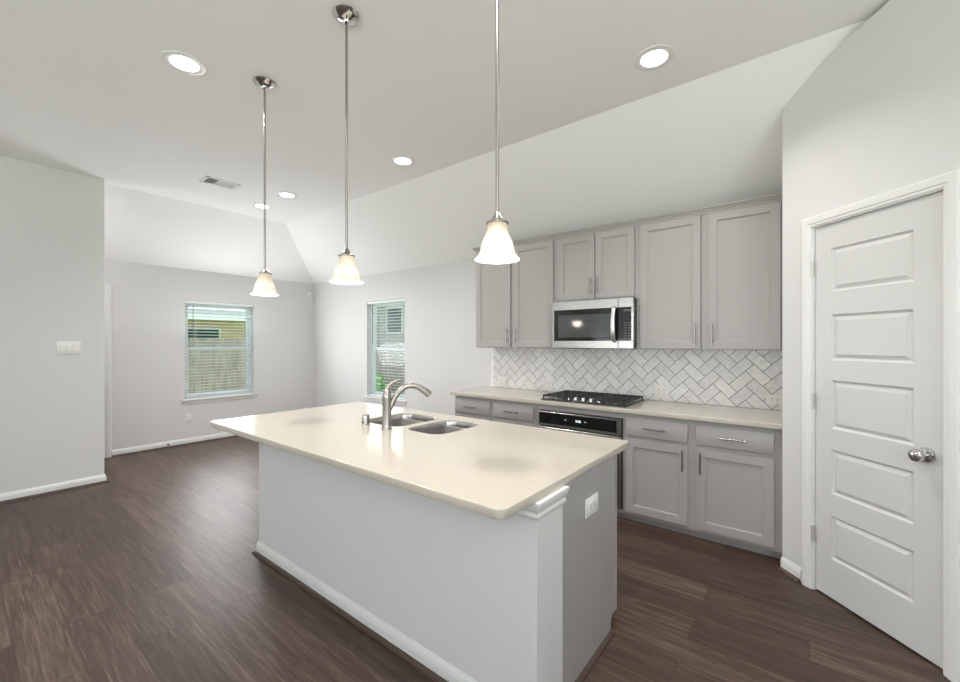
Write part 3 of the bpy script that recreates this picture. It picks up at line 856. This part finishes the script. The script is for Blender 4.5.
# ------------------------------------------------------------------ microwave
MSTEEL = add_bump(mat('microwave_steel', (.43, .42, .41), .24, 1), 8, .12, .0004, 2, (60, 1, 1))
mw = thing('microwave', 'stainless over-range microwave with black glass door under the short cabinet', 'microwave')
mx0, mx1, mz0, mz1, my = -1.880, -1.132, 1.345, 1.772, 3.47
part(MB().box((mx0 + .002, my + .028, mz0), (mx1 - .002, YK - .012, mz1 - .002), .002), 'housing', BLACK, mw)
M = Matrix.Translation((0, my, 0))
xd = -1.262   # door / keypad split
fr = MB(M)
fr.box((mx0, 0, mz1 - .082), (xd + .085 - .085, .03, mz1), .003); fr.box((mx0, 0, mz0), (xd, .03, mz0 + .068), .003)
fr.box((mx0, 0, mz0 + .068), (mx0 + .018, .03, mz1 - .082), .002)
fr.box((mx0 + .018, .010, mz0 + .068), (xd, .03, mz1 - .082))
dr = part(fr, 'door', MSTEEL, mw)
part(MB(M).box((mx0 + .018, .001, mz0 + .068), (xd, .012, mz1 - .082), .001), 'door_glass', BLACKG, dr)
part(MB(M).box((mx0 + .062, -.0004, mz0 + .096), (xd - .062, .002, mz1 - .128)), 'window', WINGL, dr)
hn = MB(M)
hn.tube([(xd - .028, .004, mz0 + .060), (xd - .028, -.022, mz0 + .075), (xd - .028, -.042, mz0 + .13), (xd - .028, -.048, (mz0 + mz1) / 2), (xd - .028, -.042, mz1 - .145), (xd - .028, -.022, mz1 - .09), (xd - .028, .004, mz1 - .078)], .017, 16, smooth=6, flat=.55)
part(hn, 'handle', mat('handle_steel', (.75, .74, .73), .3, 1), dr)
cp = MB(M)
cp.box((xd + .002, 0, mz1 - .082), (mx1, .03, mz1), .003); cp.box((xd + .002, 0, mz0), (mx1, .03, mz0 + .068), .003)
cp.box((mx1 - .020, 0, mz0 + .068), (mx1, .03, mz1 - .082), .002); cp.box((xd + .002, .010, mz0 + .068), (mx1 - .02, .03, mz1 - .082))
cf = part(cp, 'control_frame', MSTEEL, mw)
cpn = part(MB(M).box((xd + .003, .001, mz0 + .068), (mx1 - .02, .012, mz1 - .082), .001), 'control_panel', BLACKG, mw)
ks = MB(M)
for i in range(7):
    for j in range(3):
        ks.box((xd + .050 + j * .035, .0002, mz0 + .085 + i * .021), (xd + .072 + j * .035, .0015, mz0 + .094 + i * .021))
part(ks, 'keypad', KEYS, cpn)
part(MB(M).box((xd + .048, .0002, mz1 - .115), (xd + .142, .0015, mz1 - .098)), 'display', KEYS, cpn)
part(MB(M).box((mx0 + .02, .035, mz0 - .004), (mx1 - .02, .30, mz0 + .002)), 'vent_grille', SLOT, mw)

# ------------------------------------------------------------------ cooktop
ck = thing('gas_cooktop', 'black gas cooktop with iron grates set in the kitchen counter', 'cooktop')
cx0, cx1, cy0, cy1 = -1.895, -1.135, 3.285, 3.785
part(MB().box((cx0, cy0, CT + .0002), (cx1, cy1, CT + .010), .004, seg=2), 'cooktop_surface', mat('cooktop_steel_black', (.035, .035, .035), .25), ck)
gz = CT + .044
for (a, c_) in ((cx0 + .012, cx0 + .255), (cx0 + .26, cx1 - .26), (cx1 - .255, cx1 - .012)):
    gm = MB(); y0 = cy0 + .015 if a != cx0 + .26 else cy0 + .125; y1 = cy1 - .015; w_ = .011
    for y in (y0, y1 - w_): gm.box((a, y, gz - .014), (c_, y + w_, gz), .002)
    for x in (a, c_ - w_): gm.box((x, y0, gz - .014), (x + w_, y1, gz), .002)
    nx = 3
    for i in range(1, nx + 1):
        x = a + (c_ - a) * i / (nx + 1) - w_ / 2; gm.box((x, y0, gz - .012), (x + w_ * .8, y1, gz), .002)
    for f_ in (.25, .5, .75): 
        y = y0 + (y1 - y0) * f_; gm.box((a, y, gz - .012), (c_, y + w_ * .8, gz), .002)
    for x in (a, c_ - w_):
        for y in (y0, y1 - w_): gm.box((x, y, CT + .009), (x + w_, y + w_, gz - .008))
    part(gm, 'grate', IRON, ck)
for (x, y, r_) in ((-1.77, 3.41, .036), (-1.77, 3.65, .032), (-1.515, 3.585, .045), (-1.26, 3.41, .032), (-1.26, 3.65, .036)):
    bn = part(MB().lathe([(r_ + .012, CT + .009), (r_ + .010, CT + .018), (r_, CT + .020)], (x, y, 0), 24), 'burner', NICKEL, ck)
    part(MB().lathe([(r_, CT + .0195), (r_, CT + .026), (r_ - .004, CT + .029)], (x, y, 0), 24), 'burner_cap', IRON, bn)
for i in range(5):
    x = -1.655 + i * .070
    part(MB().lathe([(.021, CT + .0095), (.021, CT + .014), (.0165, CT + .017), (.0155, CT + .036), (.013, CT + .040)], (x, 3.345, 0), 24), 'knob', CHROME, ck)

# ------------------------------------------------------------------ island base
IX0, IX1 = -2.868, -.748
IY0, IYM, IY1 = 1.268, 1.465, 2.040
isl = thing('kitchen_island', 'kitchen island base with light painted half wall and grey end panel', 'kitchen island')
part(MB().box((IX0, IY0, 0), (IX1, IYM, CB - .001), .002), 'half_wall', WALL, isl)
b0 = baseboard('baseboard', [(IX1 + .0, IY0 + .197), (IX1, IY0), (IX0, IY0), (IX0, IYM)][::-1], None, parent=isl)
b_ = MB()
NOT = .082
pts = [(IYM + .001, 0), (IY1 - .075, 0), (IY1 - .075, NOT * .55), (IY1 - .070, NOT * .8), (IY1 - .058, NOT), (IY1, NOT), (IY1, CB - .001), (IYM + .001, CB - .001)]
b_.poly_prism([(IX1 - .002, y, z) for y, z in pts], (-.019, 0, 0))
part(b_, 'end_panel', CAB, isl)
part(MB().box((IX1 - .002, IY1 - .018, NOT), (IX1 + .001, IY1 + .001, CB - .001), .001), 'corner_stile', CAB, isl)
b_ = MB()
b_.box((IX0, IYM + .001, NOT), (IX1 - .022, IYM + .015, CB - .001)); b_.box((IX0, IYM + .001, NOT), (IX0 + .018, IY1, CB - .001))
b_.box((IX0, IYM + .001, NOT), (IX1 - .022, IY1, NOT + .018))
b_.box((IX0, IY1 - .018, NOT), (IX1 - .022, IY1, CB - .001)); b_.box((IX0, IY1 - .09, 0), (IX1 - .022, IY1 - .075, NOT))
part(b_, 'carcass', CAB, isl)
Mi = Matrix.Translation((0, IY1 + .020, 0)) @ Matrix.Rotation(R(180), 4, 'Z')
xs = [.80, 1.20, 1.60, 2.01, 2.42, 2.83]
for i in range(5):
    dm = part(shaker(Mi, xs[i] + .012, xs[i + 1] - .012, .10, .80), 'door', CAB, isl); pull(Mi, xs[i] + .045 if i % 2 else xs[i + 1] - .045, .66, .15, True, dm)
part(MB().extrude_profile(SH, [(IX1 - .014, IYM + .002), (IX1 - .014, IY1 - .076)][::-1] if False else [(IX1 - .014, IY1 - .076), (IX1 - .014, IYM + .002)][::-1]), 'shoe_molding', SHOE, isl)
# stepped moulding under the counter around the half wall
cm = MB()
prof = [(0, .778), (.006, .779), (.010, .786), (.014, .790), (.014, .797), (.009, .800), (.009, .806), (.015, .813), (.021, .823), (.022, .835), (.028, .838), (.028, .849), (0, .849)]
cm.extrude_profile(prof, [(IX0, IYM), (IX0, IY0), (IX1, IY0), (IX1, IYM + .001)])
part(cm, 'cap_molding', TRIM, isl)
outlet(Matrix.Translation((IX1 - .0012, 1.733, .690)) @ Matrix.Rotation(R(90), 4, 'Z') @ Matrix.Scale(1.12, 4), 'horizontal white outlet on the grey end panel of the island', horiz=True)

# ------------------------------------------------------------------ sink
sk = thing('kitchen_sink', 'stainless double-bowl undermount sink in the island countertop', 'sink')
for (x0, y0, x1, y1), nm in ((B1, 'bowl'), (B2, 'bowl')):
    m = MB(); rows = []
    steps = [(.0015, CT - .012, .085), (.0045, CT - .009, .083), (.0075, CT - .012, .082), (.010, CT - .03, .082), (.014, .72, .08), (.018, .700, .078), (.028, .688, .07), (.05, .682, .055), (.12, .678, .02)]
    n = 6
    vs = []; 
    for ins, z, r_ in steps:
        lp = rrect(x0 + ins, y0 + ins, x1 - ins, y1 - ins, r_, n); vs += [(x, y, z) for x, y in lp]
    kk = 4 * (n + 1); fs = []
    for i in range(len(steps) - 1):
        for j in range(kk):
            j2 = (j + 1) % kk; fs.append((i * kk + j, i * kk + j2, (i + 1) * kk + j2, (i + 1) * kk + j))
    fs.append(tuple(range((len(steps) - 1) * kk, len(steps) * kk)))
    m._add(vs, fs)
    bo = part(m, nm, SINKST, sk)
    part(MB().lathe([(.045, .6785), (.045, .681), (.038, .6815), (.034, .679)], ((x0 + x1) / 2, (y0 + y1) / 2, 0), 28), 'drain', CHROME, bo)

# ------------------------------------------------------------------ faucet and air gap
FX, FY = -1.967, 1.602
fc = thing('kitchen_faucet', 'brushed nickel arched faucet standing at the near edge of the island sink', 'faucet', (FX, FY, CT), R(-30))
# local +y is the spout direction
part(MB().lathe([(.0300, 0), (.0300, .004), (.0280, .008), (.0265, .03), (.0260, .14), (.0275, .185), (.0265, .210), (.021, .228), (.013, .239), (.004, .242)], seg=28), 'body', NICKEL, fc)
part(MB().tube([(0, .006, .10), (0, .028, .145), (0, .050, .19), (0, .085, .232), (0, .130, .252), (0, .180, .247), (0, .222, .222)], [.013, .0160, .0165, .0165, .0165, .0175, .0195], 18, smooth=6), 'spout', NICKEL, fc)
part(MB().tube([(0, .216, .226), (0, .236, .213), (0, .258, .193)], [.0200, .0215, .0225], 18, smooth=4), 'spray_head', NICKEL, fc)
part(MB().tube([(0, .2575, .1935), (0, .2595, .1915)], [.0195, .018], 18), 'nozzle', SLOT, fc)
part(MB().tube([(0, 0, .225), (0, .008, .250), (.004, .030, .272), (.008, .058, .287), (.010, .082, .293)], [.014, .011, .0075, .006, .0045], 14, smooth=5, flat=.7), 'lever', NICKEL, fc)
ag = thing('air_gap_cap', 'small brushed nickel air gap cap beside the faucet', 'air gap', (-2.180, 1.61, CT))
part(MB().lathe([(.0255, 0), (.0255, .003), (.0235, .005), (.023, .056), (.0215, .062), (.015, .064)], seg=24), 'cap', NICKEL, ag)
part(MB().box((-.008, -.0238, .014), (.008, -.0225, .024)), 'vent_slot', SLOT, ag)

# ------------------------------------------------------------------ outdoors
gm = MB(); gm.box((-60, -40, -.35), (40, 60, -.25))
o = gm.build('lawn', GRASS); tag(o, 'green lawn outside the windows', 'lawn', kind='structure')
def fence(p0, p1, h, label):
    t = thing('wooden_fence', label, 'fence')
    p0, p1 = Vector(p0), Vector(p1); d_ = (p1 - p0); Ln = d_.length; d_.normalize()
    M = Matrix.Translation((*p0, 0)) @ Matrix.Rotation(math.atan2(d_.y, d_.x), 4, 'Z')
    m = MB(M); x = 0; i = 0
    while x < Ln:
        m.box((x, 0, -.25), (x + .135, .018, h + random.uniform(-.012, .012))); x += .145
    part(m, 'pickets', FENCE, t)
    m = MB(M)
    for z in (.1, .75, h - .25): m.box((0, .018, z), (Ln, .056, z + .09))
    part(m, 'rails', FENCE, t)
    return t
fence((-12.6, -4), (-12.6, 9.2), 1.50, 'weathered wooden fence behind the lawn outside the dining window')
fence((-12.5, 6.6), (0, 6.6), 1.35, 'weathered wooden fence outside the narrow kitchen window')
def house(M, w, dep, z1, wallm, roofh, label, wins):
    t = thing('neighbouring_house', label, 'house')
    part(MB(M).box((0, 0, -.25), (w, dep, z1)), 'walls', wallm, t)
    r_ = MB(M); e = .45
    r_.poly_prism([(-e, -e, z1 - .05), (-e, dep / 2, z1 + roofh), (-e, dep + e, z1 - .05)], (w + 2 * e, 0, 0)); part(r_, 'roof', ROOF, t)
    part(MB(M).box((-e, -e - .03, z1 - .16), (w + e, -e, z1 + .02)), 'fascia', EXTRIM, t)
    for (x0, x1, z0, zz) in wins:
        fm = part(MB(M).box((x0 - .08, -.03, z0 - .08), (x1 + .08, .01, zz + .08), .005), 'window', EXTRIM, t)
        part(MB(M).box((x0, -.04, z0), (x1, -.02, zz)), 'pane', HWIN, fm)
house(Matrix.Translation((-19, -6, 0)) @ Matrix.Rotation(R(90), 4, 'Z'), 20, 8, 2.45, STUCCO, .55, 'tan neighbouring house with dark windows beyond the fence', [(9.4, 10.6, .9, 1.9), (11.6, 12.8, 1.0, 1.9), (4, 5.2, .9, 1.9), (15, 16.2, .9, 1.9)])
house(Matrix.Translation((-13.5, 9.4, 0)), 16, 8, 3.6, BRICK, 1.6, 'pale brick neighbouring house outside the narrow kitchen window', [(2.05, 2.75, 1.75, 2.55), (5, 6.2, .9, 2.1), (9, 10.2, .9, 2.1)])
def bush(x, y, r_, h, label):
    t = thing('garden_shrub', label, 'shrub', (x, y, -.25), group='shrubs outside the kitchen window')
    part(MB().tube([(0, 0, 0), (0, 0, h * .6)], [.04, .02], 8), 'stem', BARK, t)
    m = MB()
    for k in range(160):
        a = random.uniform(0, 6.28); e_ = random.uniform(-.6, 1.5); rr = r_ * random.uniform(.6, 1)
        c0 = Vector((rr * math.cos(a) * math.cos(e_), rr * math.sin(a) * math.cos(e_), h * .55 + h * .45 * math.sin(e_) * random.uniform(.7, 1)))
        u = Vector((random.gauss(0, 1), random.gauss(0, 1), random.gauss(0, 1))).normalized() * .09; v_ = u.orthogonal().normalized() * .05
        m.quad(c0 - u, c0 + v_, c0 + u, c0 - v_)
    part(m, 'leaves', LEAF, t)
bush(-9.2, 6.0, .45, 1.1, 'leafy green shrub left in front of the fence outside the narrow window')
bush(-7.9, 6.0, .4, .95, 'leafy green shrub right in front of the fence outside the narrow window')
